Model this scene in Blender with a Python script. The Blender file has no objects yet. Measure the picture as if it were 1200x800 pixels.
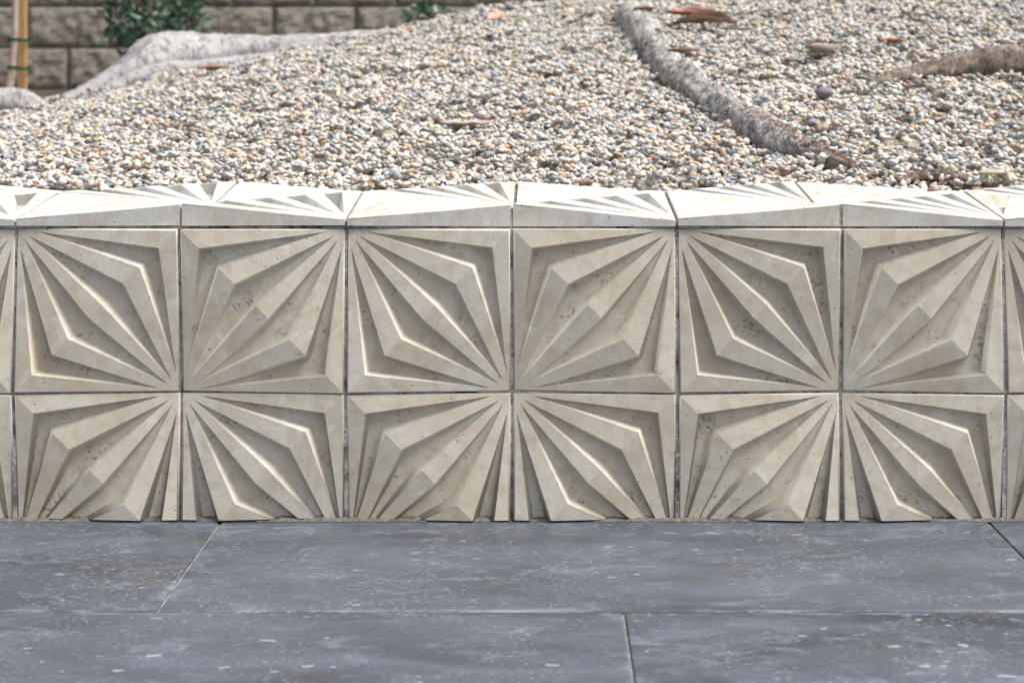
import bpy, bmesh, math, random
import numpy as np
from mathutils import Vector, Matrix, Euler, noise

R = math.radians
sc = bpy.context.scene
col = sc.collection

# ------------------------------------------------------------------ camera
F = 2064.0                 # focal length in pixels of the 1200 px wide photograph
CX, CY = 637.0, 74.0       # principal point (vertical shift lens)
CAMZ, CAMY = 0.83, -3.23
cam = bpy.data.cameras.new('camera')
cam.sensor_width = 36.0
cam.lens = F / 1200 * 36
cam.shift_x = (600 - CX) / 1200
cam.shift_y = -(400 - CY) / 1200
cam.clip_start = 0.05
cam.clip_end = 300
cam.dof.use_dof = True
cam.dof.focus_distance = 3.22
cam.dof.aperture_fstop = 5.0
cam_o = bpy.data.objects.new('camera', cam)
cam_o.location = (0, CAMY, CAMZ)
cam_o.rotation_euler = (R(90), 0, 0)
col.objects.link(cam_o)
sc.camera = cam_o

# ------------------------------------------------------------------ sky, sun, exposure
SUN_AZ, SUN_EL = 109.0, 57.0       # azimuth clockwise from +Y
w = bpy.data.worlds.new('World')
sc.world = w
w.use_nodes = True
nt = w.node_tree
nt.nodes.clear()
sky = nt.nodes.new('ShaderNodeTexSky')
sky.sky_type = 'NISHITA'
sky.sun_disc = False
sky.sun_elevation = R(SUN_EL)
sky.sun_rotation = R(SUN_AZ)
sky.dust_density = 4.0
hs = nt.nodes.new('ShaderNodeHueSaturation')   # overcast: a paler, greyer sky
hs.inputs['Saturation'].default_value = 0.50
bgn = nt.nodes.new('ShaderNodeBackground')
bgn.inputs['Strength'].default_value = 0.075
wo = nt.nodes.new('ShaderNodeOutputWorld')
nt.links.new(sky.outputs[0], hs.inputs['Color'])
nt.links.new(hs.outputs[0], bgn.inputs['Color'])
nt.links.new(bgn.outputs[0], wo.inputs['Surface'])

sun = bpy.data.lights.new('sun', 'SUN')
sun.energy = 1.5
sun.angle = R(34)
sun.color = (1.0, 0.985, 0.96)
sun_o = bpy.data.objects.new('sun', sun)
az, el = R(SUN_AZ), R(SUN_EL)
sd = Vector((math.sin(az) * math.cos(el), math.cos(az) * math.cos(el), math.sin(el)))
sun_o.rotation_euler = sd.to_track_quat('Z', 'Y').to_euler()
sun_o.location = (3, -2, 6)
col.objects.link(sun_o)

vs = sc.view_settings
vs.view_transform = 'Standard'
vs.look = 'None'
vs.gamma = 1.0
vs.use_curve_mapping = False
vs.exposure = 1.58

random.seed(4)
rng = np.random.default_rng(11)


# ------------------------------------------------------------------ helpers
def link(o, parent=None):
    col.objects.link(o)
    if parent:
        o.parent = parent
    return o


def obj(name, me, mat=None, parent=None, loc=None):
    o = bpy.data.objects.new(name, me)
    if mat and not me.materials:
        me.materials.append(mat)
    if loc is not None:
        o.location = loc
    return link(o, parent)


def empty(name, loc=(0, 0, 0)):
    o = bpy.data.objects.new(name, None)
    o.location = loc
    o.empty_display_size = 0.1
    return link(o)


def tag(o, label, cat, group=None):
    o['label'] = label
    o['category'] = cat
    if group:
        o['group'] = group
    return o


def mesh(name, verts, faces, smooth=False):
    me = bpy.data.meshes.new(name)
    me.from_pydata([tuple(v) for v in verts], [], faces)
    if smooth:
        me.polygons.foreach_set('use_smooth', [True] * len(me.polygons))
    me.update()
    return me


def box_bm(bm, x0, x1, y0, y1, z0, z1):
    vs_ = [bm.verts.new(p) for p in ((x0, y0, z0), (x1, y0, z0), (x1, y1, z0), (x0, y1, z0),
                                     (x0, y0, z1), (x1, y0, z1), (x1, y1, z1), (x0, y1, z1))]
    for f in ((3, 2, 1, 0), (4, 5, 6, 7), (0, 1, 5, 4), (1, 2, 6, 5), (2, 3, 7, 6), (3, 0, 4, 7)):
        bm.faces.new([vs_[i] for i in f])


def bm_mesh(bm, name):
    me = bpy.data.meshes.new(name)
    bm.to_mesh(me)
    bm.free()
    return me


def at_depth(px, py, d):
    return Vector(((px - CX) / F * d, CAMY + d, CAMZ - (py - CY) / F * d))


# ------------------------------------------------------------------ node material kit
class NM:
    def __init__(self, name):
        self.m = bpy.data.materials.new(name)
        self.m.use_nodes = True
        self.t = self.m.node_tree
        self.b = self.t.nodes['Principled BSDF']

    def n(self, ty, **kw):
        nd = self.t.nodes.new(ty)
        for k, v in kw.items():
            setattr(nd, k, v)
        return nd

    def l(self, a, b):
        self.t.links.new(a, b)

    def coords(self, rnd=True):
        tc = self.n('ShaderNodeTexCoord')
        if not rnd:
            return tc.outputs['Object']
        oi = self.n('ShaderNodeObjectInfo')
        mu = self.n('ShaderNodeMath', operation='MULTIPLY')
        mu.inputs[1].default_value = 37.0
        self.l(oi.outputs['Random'], mu.inputs[0])
        ad = self.n('ShaderNodeVectorMath', operation='ADD')
        self.l(tc.outputs['Object'], ad.inputs[0])
        self.l(mu.outputs[0], ad.inputs[1])
        return ad.outputs[0]

    def noise(self, co, scale, detail=4, rough=0.55, dist=0.0):
        nd = self.n('ShaderNodeTexNoise')
        nd.inputs['Scale'].default_value = scale
        nd.inputs['Detail'].default_value = detail
        nd.inputs['Roughness'].default_value = rough
        nd.inputs['Distortion'].default_value = dist
        self.l(co, nd.inputs['Vector'])
        return nd.outputs[0]

    def scale(self, co, s):
        mp = self.n('ShaderNodeMapping')
        mp.inputs['Scale'].default_value = s
        self.l(co, mp.inputs['Vector'])
        return mp.outputs[0]

    def ramp(self, fac, stops):
        r = self.n('ShaderNodeValToRGB')
        e = r.color_ramp.elements
        while len(e) < len(stops):
            e.new(0.5)
        for i, (p, c) in enumerate(stops):
            e[i].position = p
            if isinstance(c, (int, float)):
                c = (c, c, c)
            e[i].color = (c[0], c[1], c[2], 1)
        self.l(fac, r.inputs[0])
        return r.outputs[0]

    def mix(self, fac, a, b, mode='MIX'):
        mx = self.n('ShaderNodeMix', data_type='RGBA', blend_type=mode)
        for sock, v in ((mx.inputs['Factor'], fac), (mx.inputs['A'], a), (mx.inputs['B'], b)):
            if isinstance(v, (int, float)):
                sock.default_value = v
            elif isinstance(v, tuple):
                sock.default_value = (v[0], v[1], v[2], 1)
            else:
                self.l(v, sock)
        return mx.outputs['Result']

    def math(self, op, a, b=None):
        m = self.n('ShaderNodeMath', operation=op)
        for i, v in enumerate((a, b)):
            if v is None:
                continue
            if isinstance(v, (int, float)):
                m.inputs[i].default_value = v
            else:
                self.l(v, m.inputs[i])
        return m.outputs[0]

    def bump(self, h, strength, dist, prev=None):
        b = self.n('ShaderNodeBump')
        b.inputs['Strength'].default_value = strength
        b.inputs['Distance'].default_value = dist
        self.l(h, b.inputs['Height'])
        if prev:
            self.l(prev, b.inputs['Normal'])
        return b.outputs[0]

    def out(self, color=None, rough=None, normal=None, spec=None):
        for key, v in (('Base Color', color), ('Roughness', rough), ('Normal', normal), ('Specular IOR Level', spec)):
            if v is None:
                continue
            s = self.b.inputs[key]
            if isinstance(v, (int, float)):
                s.default_value = v
            elif isinstance(v, tuple):
                s.default_value = (v[0], v[1], v[2], 1)
            else:
                self.l(v, s)
        return self.m


def mat_concrete(name='cast_concrete', tone=(1.0, 1.0, 1.0)):
    k = NM(name)
    co = k.coords()
    big = k.noise(co, 7, 3, 0.5, 0.3)
    c = k.ramp(big, [(0.30, (0.465, 0.41, 0.325)), (0.50, (0.525, 0.48, 0.40)), (0.70, (0.53, 0.50, 0.445))])
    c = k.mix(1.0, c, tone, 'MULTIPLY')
    rnd_ = k.n('ShaderNodeObjectInfo').outputs['Random']
    c = k.mix(1.0, c, k.ramp(rnd_, [(0.0, (0.88, 0.87, 0.85)), (0.35, (1.0, 0.985, 0.955)), (0.7, (0.95, 0.95, 0.955)), (1.0, (1.04, 1.03, 1.01))]), 'MULTIPLY')
    st_ = k.noise(k.scale(co, (1.0, 0.09, 1.0)), 42, 4, 0.6)
    c = k.mix(k.ramp(st_, [(0.55, 0.0), (0.75, 0.30)]), c, (0.30, 0.26, 0.205))
    med = k.noise(co, 34, 5, 0.65)
    c = k.mix(k.ramp(med, [(0.46, 0.0), (0.70, 0.6)]), c, (0.37, 0.305, 0.22))     # rusty tan staining
    pale = k.noise(co, 15, 6, 0.7, 0.6)
    c = k.mix(k.ramp(pale, [(0.57, 0.0), (0.70, 0.6)]), c, (0.62, 0.605, 0.575))      # lime bloom
    fine = k.noise(co, 420, 3, 0.6)
    c = k.mix(0.22, c, k.ramp(fine, [(0.3, 0.2), (0.7, 0.8)]), 'OVERLAY')
    # air holes: sparse tiny dark pits
    vo = k.n('ShaderNodeTexVoronoi')
    vo.inputs['Scale'].default_value = 95
    k.l(co, vo.inputs['Vector'])
    sep = k.n('ShaderNodeSeparateColor')
    k.l(vo.outputs['Color'], sep.inputs[0])
    few = k.math('GREATER_THAN', sep.outputs[0], 0.90)
    pit = k.math('MULTIPLY', few, k.math('LESS_THAN', vo.outputs['Distance'], 0.13))
    c = k.mix(k.math('MULTIPLY', pit, 0.85), c, (0.07, 0.06, 0.05))
    # lichen / grime crumbs in loose clusters
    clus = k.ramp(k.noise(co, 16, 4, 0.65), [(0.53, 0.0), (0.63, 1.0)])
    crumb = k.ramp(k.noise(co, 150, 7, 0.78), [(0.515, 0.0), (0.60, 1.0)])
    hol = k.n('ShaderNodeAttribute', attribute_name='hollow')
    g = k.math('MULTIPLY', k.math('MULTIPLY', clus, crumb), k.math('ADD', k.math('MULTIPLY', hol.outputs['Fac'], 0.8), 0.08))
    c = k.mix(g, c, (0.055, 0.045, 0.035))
    nb = k.bump(k.noise(co, 14, 2, 0.5), 0.25, 0.006)
    nb = k.bump(k.noise(co, 260, 4, 0.7), 0.35, 0.0008, nb)
    pit_h = k.math('SUBTRACT', 1.0, pit)
    nb = k.bump(pit_h, 0.6, 0.0012, nb)
    return k.out(c, 0.82, nb, 0.3)


def mat_grout():
    k = NM('stained_grout')
    co = k.coords(False)
    a = k.noise(co, 22, 5, 0.7)
    c = k.ramp(a, [(0.33, (0.05, 0.046, 0.042)), (0.42, (0.22, 0.21, 0.195)), (0.56, (0.42, 0.41, 0.385))])
    b = k.noise(co, 240, 4, 0.7)
    c = k.mix(k.ramp(b, [(0.54, 0.0), (0.64, 0.85)]), c, (0.03, 0.027, 0.024))
    nb = k.bump(b, 0.9, 0.003)
    return k.out(c, 0.95, nb, 0.2)


def mat_slab():
    k = NM('bluestone')
    co = k.coords()
    tint = k.n('ShaderNodeObjectInfo').outputs['Random']
    base = k.ramp(tint, [(0.0, (0.036, 0.039, 0.046)), (1.0, (0.056, 0.061, 0.072))])
    cl = k.noise(k.scale(co, (1.0, 2.2, 1)), 2.6, 5, 0.6, 0.8)
    c = k.mix(k.ramp(cl, [(0.35, 0.0), (0.7, 0.8)]), base, (0.108, 0.124, 0.155))
    br = k.noise(co, 5.0, 4, 0.6, 0.5)
    c = k.mix(k.ramp(br, [(0.55, 0.0), (0.75, 0.4)]), c, (0.095, 0.085, 0.075))
    # scuffs, streaked one way
    sc1 = k.noise(k.scale(co, (1.0, 1.7, 1)), 11, 8, 0.75, 0.9)
    c = k.mix(k.ramp(sc1, [(0.53, 0.0), (0.72, 0.5)]), c, (0.24, 0.26, 0.30))
    # shell flecks
    vo = k.n('ShaderNodeTexVoronoi')
    vo.inputs['Scale'].default_value = 36
    wob = k.n('ShaderNodeVectorMath', operation='ADD')
    k.l(k.scale(co, (0.75, 1.35, 1)), wob.inputs[0])
    wn = k.n('ShaderNodeTexNoise')
    wn.inputs['Scale'].default_value = 26
    k.l(co, wn.inputs['Vector'])
    wsc = k.n('ShaderNodeVectorMath', operation='SCALE')
    wsc.inputs['Scale'].default_value = 0.035
    k.l(wn.outputs['Color'], wsc.inputs[0])
    k.l(wsc.outputs[0], wob.inputs[1])
    k.l(wob.outputs[0], vo.inputs['Vector'])
    sp = k.n('ShaderNodeSeparateColor')
    k.l(vo.outputs['Color'], sp.inputs[0])
    zone = k.ramp(k.noise(co, 3.2, 3, 0.6), [(0.38, 0.45), (0.60, 1.0)])
    pick = k.math('GREATER_THAN', k.math('MULTIPLY', sp.outputs[0], zone), 0.66)
    size = k.math('MULTIPLY', sp.outputs[1], 0.24)
    inside = k.math('LESS_THAN', vo.outputs['Distance'], k.math('ADD', size, 0.05))
    fl = k.math('MULTIPLY', k.math('MULTIPLY', pick, inside), k.math('ADD', k.math('MULTIPLY', sp.outputs[2], 0.38), 0.06))
    c = k.mix(fl, c, (0.46, 0.47, 0.49))
    fs = k.noise(k.scale(co, (1, 1.8, 1)), 130, 3, 0.6)
    fz = k.ramp(k.noise(co, 6, 3, 0.6), [(0.40, 0.1), (0.60, 0.8)])
    c = k.mix(k.math('MULTIPLY', k.ramp(fs, [(0.585, 0.0), (0.675, 0.6)]), fz), c, (0.42, 0.43, 0.45))
    # chalky bloom creeping in from the joints
    tg = k.n('ShaderNodeTexCoord')
    sx = k.n('ShaderNodeSeparateXYZ')
    k.l(tg.outputs['Generated'], sx.inputs[0])
    ex = k.ramp(k.math('ABSOLUTE', k.math('SUBTRACT', sx.outputs[0], 0.5)), [(0.482, 0.0), (0.5, 1.0)])
    ey = k.ramp(k.math('ABSOLUTE', k.math('SUBTRACT', sx.outputs[1], 0.5)), [(0.480, 0.0), (0.5, 1.0)])
    ee = k.math('MULTIPLY', k.math('MAXIMUM', ex, ey), k.ramp(k.noise(co, 3.7, 6, 0.7, 0.6), [(0.52, 0.0), (0.68, 0.6)]))
    c = k.mix(ee, c, (0.36, 0.38, 0.41))
    fine = k.noise(co, 300, 3, 0.65)
    c = k.mix(0.35, c, k.ramp(fine, [(0.3, 0.15), (0.7, 0.85)]), 'OVERLAY')
    ro = k.ramp(sc1, [(0.3, 0.34), (0.75, 0.60)])
    nb = k.bump(k.noise(co, 5, 3, 0.5), 0.25, 0.006)
    nb = k.bump(k.noise(co, 170, 5, 0.7), 0.30, 0.0008, nb)
    return k.out(c, ro, nb, 0.45)


def mat_pebble(name, a, b):
    k = NM(name)
    co = k.coords()
    oi = k.n('ShaderNodeObjectInfo')
    base = k.mix(oi.outputs['Random'], a, b)
    n1 = k.noise(co, 2.2, 4, 0.6)
    c = k.mix(k.ramp(n1, [(0.35, 0.0), (0.7, 0.45)]), base, tuple(x * 0.72 for x in a))
    n2 = k.noise(co, 9, 3, 0.6)
    c = k.mix(0.25, c, k.ramp(n2, [(0.3, 0.25), (0.7, 0.75)]), 'OVERLAY')
    return k.out(c, 0.78, None, 0.22)


def mat_bark(name, light, mid, dark, ridge=True, sc_=1.0, crack=0.85):
    k = NM(name)
    co = k.coords(False)
    n1 = k.noise(co, 12 * sc_, 5, 0.65, 0.6)
    c = k.ramp(n1, [(0.28, dark), (0.46, mid), (0.66, light)])
    n2 = k.noise(k.scale(co, (1.0, 1.0, 0.38)), 85 * sc_, 5, 0.7, 1.2)
    c = k.mix(k.ramp(n2, [(0.40, crack), (0.52, 0.0)]), c, tuple(x * 0.35 for x in dark))
    if ridge:
        at = k.n('ShaderNodeAttribute', attribute_name='wood')
        c = k.mix(at.outputs['Fac'], c, k.ramp(n2, [(0.35, (0.07, 0.035, 0.025)), (0.65, (0.27, 0.15, 0.11))]))
    nb = k.bump(n1, 0.5, 0.01)
    nb = k.bump(n2, 1.0, 0.008, nb)
    return k.out(c, 0.9, nb, 0.2)


def mat_simple(name, a, b, scale, rough=0.7, bump=0.0, bd=0.002, stretch=(1, 1, 1), rnd=True, spec=0.35):
    k = NM(name)
    co = k.scale(k.coords(rnd), stretch)
    n1 = k.noise(co, scale, 5, 0.65, 0.4)
    c = k.ramp(n1, [(0.30, a), (0.70, b)])
    nb = k.bump(k.noise(co, scale * 4, 4, 0.7), bump, bd) if bump else None
    return k.out(c, rough, nb, spec)


def mat_leaf(name, a, b, scale=30, rough=0.45, trans=0.0):
    k = NM(name)
    co = k.coords()
    n1 = k.noise(co, scale, 4, 0.6)
    c = k.ramp(n1, [(0.32, a), (0.68, b)])
    k.b.inputs['Transmission Weight'].default_value = 0
    return k.out(c, rough, None, 0.45)


M_con = mat_concrete()
M_cap = mat_concrete('concrete_lit_tint', (0.95, 1.01, 1.13))  # tile concrete tinted cooler, imitating the overexposed white light on the cap tops
M_grout = mat_grout()
M_slab = mat_slab()
M_root = mat_bark('grey_root_bark', (0.64, 0.61, 0.58), (0.50, 0.47, 0.44), (0.27, 0.24, 0.215), True, 1.0, 0.75)
M_root2 = mat_bark('brown_root_bark', (0.33, 0.285, 0.235), (0.19, 0.15, 0.115), (0.08, 0.06, 0.045))
M_rootfar = mat_bark('pale_root_bark', (0.42, 0.40, 0.395), (0.34, 0.32, 0.315), (0.17, 0.155, 0.15), True, 0.42, 0.6)
M_soil = mat_simple('gravel_bed', (0.24, 0.21, 0.175), (0.46, 0.42, 0.365), 60, 0.95, 0.6, 0.006, rnd=False)
M_earth = mat_simple('earth', (0.05, 0.042, 0.034), (0.12, 0.10, 0.08), 9, 0.95, 0.5, 0.01, rnd=False)
M_mulch = mat_simple('mulch', (0.05, 0.036, 0.025), (0.17, 0.125, 0.085), 30, 0.95, 0.8, 0.02, rnd=False)
M_grit = mat_simple('base_grit', (0.07, 0.065, 0.058), (0.24, 0.22, 0.19), 120, 0.95, 0.8, 0.003, rnd=False)
M_block = mat_simple('split_face_block', (0.165, 0.145, 0.118), (0.40, 0.36, 0.30), 30, 0.95, 0.9, 0.012)
M_mort = mat_simple('wall_mortar', (0.15, 0.145, 0.135), (0.21, 0.205, 0.19), 40, 0.95, 0.4, 0.004)
M_stake = mat_simple('stake_timber', (0.26, 0.145, 0.065), (0.42, 0.26, 0.12), 22, 0.8, 0.4, 0.002, (6, 6, 0.5))
M_sap = mat_simple('sapling_bark', (0.26, 0.20, 0.16), (0.42, 0.345, 0.285), 30, 0.85, 0.5, 0.003)
M_tie = mat_simple('green_tie', (0.02, 0.11, 0.055), (0.03, 0.16, 0.08), 20, 0.5)
M_green = mat_leaf('shrub_leaf', (0.035, 0.075, 0.045), (0.10, 0.165, 0.115), 4)
M_stem = mat_simple('shrub_stem', (0.10, 0.075, 0.05), (0.2, 0.16, 0.11), 40, 0.85)
M_sprout = mat_leaf('sprout_leaf', (0.22, 0.42, 0.03), (0.35, 0.55, 0.06), 60)
M_dead = mat_leaf('dead_leaf_brown', (0.10, 0.055, 0.032), (0.27, 0.16, 0.095), 26)
M_dead2 = mat_leaf('dead_leaf_orange', (0.30, 0.095, 0.03), (0.22, 0.10, 0.075), 14, 0.35)
M_dead3 = mat_leaf('dead_leaf_tan', (0.34, 0.20, 0.13), (0.46, 0.31, 0.22), 30)
M_dead4 = mat_leaf('dead_leaf_grey', (0.13, 0.09, 0.065), (0.33, 0.265, 0.205), 40, 0.7)
M_barkchip = mat_simple('bark_chip', (0.26, 0.20, 0.155), (0.50, 0.43, 0.36), 30, 0.9, 0.7, 0.004, (1, 4, 1))

# ------------------------------------------------------------------ ground sheets
# one sheet out to the horizon, under the pavement and around the mound
gm = mesh('ground', [(-120, -120, -0.09), (120, -120, -0.09), (120, 120, -0.09), (-120, 120, -0.09)], [(0, 1, 2, 3)])
g = obj('ground', gm, M_earth)
g['kind'] = 'structure'

# pavement: thick bluestone slabs on a mortar bed
pav = empty('pavement')
pav['kind'] = 'structure'
bm = bmesh.new()
box_bm(bm, -5.0, 5.0, -5.2, 0.30, -0.085, -0.0045)
obj('joint_bed', bm_mesh(bm, 'joint_bed'), mat_simple('joint_sand', (0.09, 0.09, 0.09), (0.26, 0.26, 0.26), 30, 0.95, 0.5, 0.002, rnd=False), pav)


def slab_mesh(lx, ly):
    bm = bmesh.new()
    box_bm(bm, -lx / 2, lx / 2, -ly / 2, ly / 2, -0.035, 0)
    top = [e for e in bm.edges if all(abs(v.co.z) < 1e-6 for v in e.verts)]
    bmesh.ops.bevel(bm, geom=top, offset=0.0025, segments=2, profile=0.6, affect='EDGES')
    return bm_mesh(bm, 'paving_slab')


rows = [(-0.562, 0.30, -0.586), (-1.166, -0.566, 0.121), (-1.77, -1.170, -0.40), (-2.374, -1.774, 0.3), (-2.978, -2.378, -0.2), (-3.582, -2.982, 0.45), (-4.186, -3.586, 0.0)]
SL = 1.392
for (y0, y1, xj) in rows:
    me = slab_mesh(SL - 0.0055, y1 - y0)
    for i in range(-3, 4):
        x0 = xj + i * SL
        if x0 < -4.9 or x0 + SL > 4.9:
            continue
        s = obj('paving_slab', me, M_slab, pav, (x0 + SL / 2, (y0 + y1) / 2, random.uniform(-0.0006, 0.0004)))

# ------------------------------------------------------------------ relief tile
TL, TH = 0.012, 0.036       # edge thickness at the low and at the high corners
TZF = TL + 0.0008           # valley floor level
TW = 0.2955


def tile_mesh(name, flip, wx=TW, wy=TW, cut=None, seed=0, mat=None):
    """Relief tile: a low roof folded along one diagonal, four boomerang valleys fanning out of the two low corners."""
    rr = random.Random(seed)
    V, FA, SM = [], [], []

    def h(u, v):
        return TL + (TH - TL) * (1 - abs(v - u))

    def pt(u, v, z):
        V.append((u, v, z))
        return len(V) - 1

    def face(idx, smooth=False):
        FA.append(tuple(idx))
        SM.append(smooth)

    W = TW
    S2 = math.sqrt(0.5)
    prof = [(-0.0024, 0.0, 0), (-0.0009, -0.0003, 0), (0.0002, -0.0012, 0), (0.0010, -0.0030, 0),
            (0.0060, 0.0036, 1), (0.0075, 0.0013, 1), (0.0105, 0.0, 1)]
    # (tip near A, outer corner on ridge, inner corner on ridge); the ridge runs along u = v
    j = lambda a: a + rr.uniform(-0.003, 0.003)
    val = [((0.115, 0.982), j(0.885), j(0.772), 1),
           ((0.062, 0.960), j(0.664), j(0.545), 1),
           ((0.040, 0.938), j(0.336), j(0.455), -1),
           ((0.018, 0.885), j(0.113), j(0.228), -1)]
    ring0 = []
    for (tip, co_, ci_, sgn) in val:
        rings = []
        n = len(prof)
        for q, (s, dz, base) in enumerate(prof):
            du = s * S2 / W
            zc = (TH if base == 0 else TZF) + dz
            tdir = Vector((0.5 * (co_ + ci_) - tip[0], 0.5 * (co_ + ci_) - tip[1])).normalized()
            adv = 0.0012 * q / W
            tu, tv = tip[0] + tdir.x * adv, tip[1] + tdir.y * adv
            ht = h(*tip)
            tz = ht + (TZF - ht) * (q / (n - 1)) if q else h(tu, tv)
            o_ = co_ - sgn * du
            i_ = ci_ + sgn * du
            rings.append((pt(tu, tv, tz), pt(o_, o_, zc), pt(tv, tu, tz), pt(i_, i_, zc)))
        for q in range(n - 1):
            a, b = rings[q], rings[q + 1]
            for e in range(4):
                e2 = (e + 1) % 4
                face((a[e], a[e2], b[e2], b[e]) if sgn < 0 else (b[e], b[e2], a[e2], a[e]), True)
        L_ = rings[-1]
        if sgn > 0:
            face((L_[0], L_[3], L_[1])); face((L_[2], L_[1], L_[3]))
        else:
            face((L_[0], L_[1], L_[3])); face((L_[2], L_[3], L_[1]))
        ring0.append(rings[0])
    # border rings: corner order A(0,1) TR(1,1) B(1,0) BL(0,0)
    cor = [(0, 1), (1, 1), (1, 0), (0, 0)]
    bp = [(0.0030, 0.0), (0.0013, -0.0004), (0.0003, -0.0013), (0.0, -0.0030)]
    brings = []
    for (ins, dz) in bp:
        b = ins / W
        ring = []
        for (u, v) in cor:
            uu, vv = abs(u - b), abs(v - b)
            uu = b if u == 0 else 1 - b
            vv = b if v == 0 else 1 - b
            ring.append(pt(uu, vv, h(uu, vv) + dz))
        brings.append(ring)
    brings.append([pt(u, v, 0.0) for (u, v) in cor])
    for q in range(len(brings) - 1):
        a, b = brings[q], brings[q + 1]
        for e in range(4):
            e2 = (e + 1) % 4
            face((a[e], a[e2], b[e2], b[e])[::-1] if False else (b[e], b[e2], a[e2], a[e])[::-1], q < 3)
    bt = brings[-1]
    face((bt[0], bt[1], bt[2], bt[3]))
    A, TRc, B, BL = brings[0]
    v1, v2, v3, v4 = ring0     # each: tipA, outer, tipB, inner
    # A side strips
    face((A, v1[0], v1[1], TRc)); face((A, v2[0], v2[1], v1[3], v1[0]))
    face((A, v3[0], v3[3], v2[3], v2[0])); face((A, v4[0], v4[3], v3[1], v3[0])); face((A, BL, v4[1], v4[0]))
    # B side strips
    face((B, TRc, v1[1], v1[2])); face((B, v1[2], v1[3], v2[1], v2[2]))
    face((B, v2[2], v2[3], v3[3], v3[2])); face((B, v3[2], v3[1], v4[3], v4[2])); face((B, v4[2], v4[1], BL))
    out = []
    for (u, v, z) in V:
        uu = 1 - u if flip else u
        out.append((uu * wx, v * wy, z))
    me = bpy.data.meshes.new(name)
    me.from_pydata(out, [], FA)
    me.polygons.foreach_set('use_smooth', SM)
    bm = bmesh.new()
    bm.from_mesh(me)
    bmesh.ops.recalc_face_normals(bm, faces=bm.faces)
    if cut:
        gm_ = bm.verts[:] + bm.edges[:] + bm.faces[:]
        res = bmesh.ops.bisect_plane(bm, geom=gm_, plane_co=(0, cut, 0), plane_no=(0, 1, 0), clear_inner=True)
        ed = [e for e in res['geom_cut'] if isinstance(e, bmesh.types.BMEdge)]
        bmesh.ops.edgeloop_fill(bm, edges=ed)
        bmesh.ops.recalc_face_normals(bm, faces=bm.faces)
    bm.to_mesh(me)
    bm.free()
    me.update()
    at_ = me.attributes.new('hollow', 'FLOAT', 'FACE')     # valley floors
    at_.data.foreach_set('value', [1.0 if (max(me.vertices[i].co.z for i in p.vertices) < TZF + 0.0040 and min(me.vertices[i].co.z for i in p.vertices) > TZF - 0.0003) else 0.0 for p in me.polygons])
    me.materials.append(mat or M_con)
    return me


# column joints measured in the photograph, continued beyond it at the same pitch
S0 = F / 3.2
jx = [18, 212, 406, 600, 793.5, 985.5, 1176]
jx = [18 - 194 * k for k in range(5, 0, -1)] + jx + [1176 + 191 * k for k in range(1, 6)]
JX = [(p - CX) / S0 for p in jx]
CAPB = 0.5327
wall = empty('retaining_wall', (0, 0, 0))
tag(wall, 'low pale concrete retaining wall clad in starburst relief tiles with matching cap', 'wall')
bm = bmesh.new()
box_bm(bm, JX[0] - 0.02, JX[-1] + 0.02, -0.0115, 0.545, 0.0005, CAPB - 0.003)
obj('grout_core', bm_mesh(bm, 'grout_core'), M_grout, wall)
bm = bmesh.new()
box_bm(bm, JX[0] - 0.01, JX[-1] + 0.01, -0.0262, 0.556, CAPB - 0.0028, CAPB + 0.0014)
obj('cap_bedding', bm_mesh(bm, 'cap_bedding'), M_grout, wall)
FRONT = -0.0125


def strip(name, p, q, half, axis, depth0, depth1, face_axis):
    # tapered grout bead from p to q; its face lies depth0 / depth1 proud of the backing
    bm = bmesh.new()
    ring = []
    m_ = 10
    for i in range(m_ + 1):
        t = i / m_
        c = Vector(p).lerp(Vector(q), t)
        dp = depth0 + (depth1 - depth0) * t + random.uniform(-0.0012, 0.0008)
        a = Vector(axis) * half
        n_ = Vector(face_axis)
        ring.append([bm.verts.new(c - a), bm.verts.new(c - a + n_ * dp), bm.verts.new(c + a + n_ * (dp + random.uniform(-0.001, 0.001))), bm.verts.new(c + a)])
    for i in range(m_):
        for e in range(3):
            bm.faces.new((ring[i][e], ring[i][e + 1], ring[i + 1][e + 1], ring[i + 1][e]))
    bm.faces.new(ring[0]); bm.faces.new(ring[-1])
    bmesh.ops.recalc_face_normals(bm, faces=bm.faces)
    return obj(name, bm_mesh(bm, name), M_grout, wall)


ROW2 = 0.2325     # joint between the two rows
mesh_cache = {}


def tmesh(flip, wq, kind, seed):
    key = (flip, round(wq, 4), kind, seed)
    if key not in mesh_cache:
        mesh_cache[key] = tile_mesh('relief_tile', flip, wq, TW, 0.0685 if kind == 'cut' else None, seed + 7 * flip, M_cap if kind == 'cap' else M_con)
    return mesh_cache[key]


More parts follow.
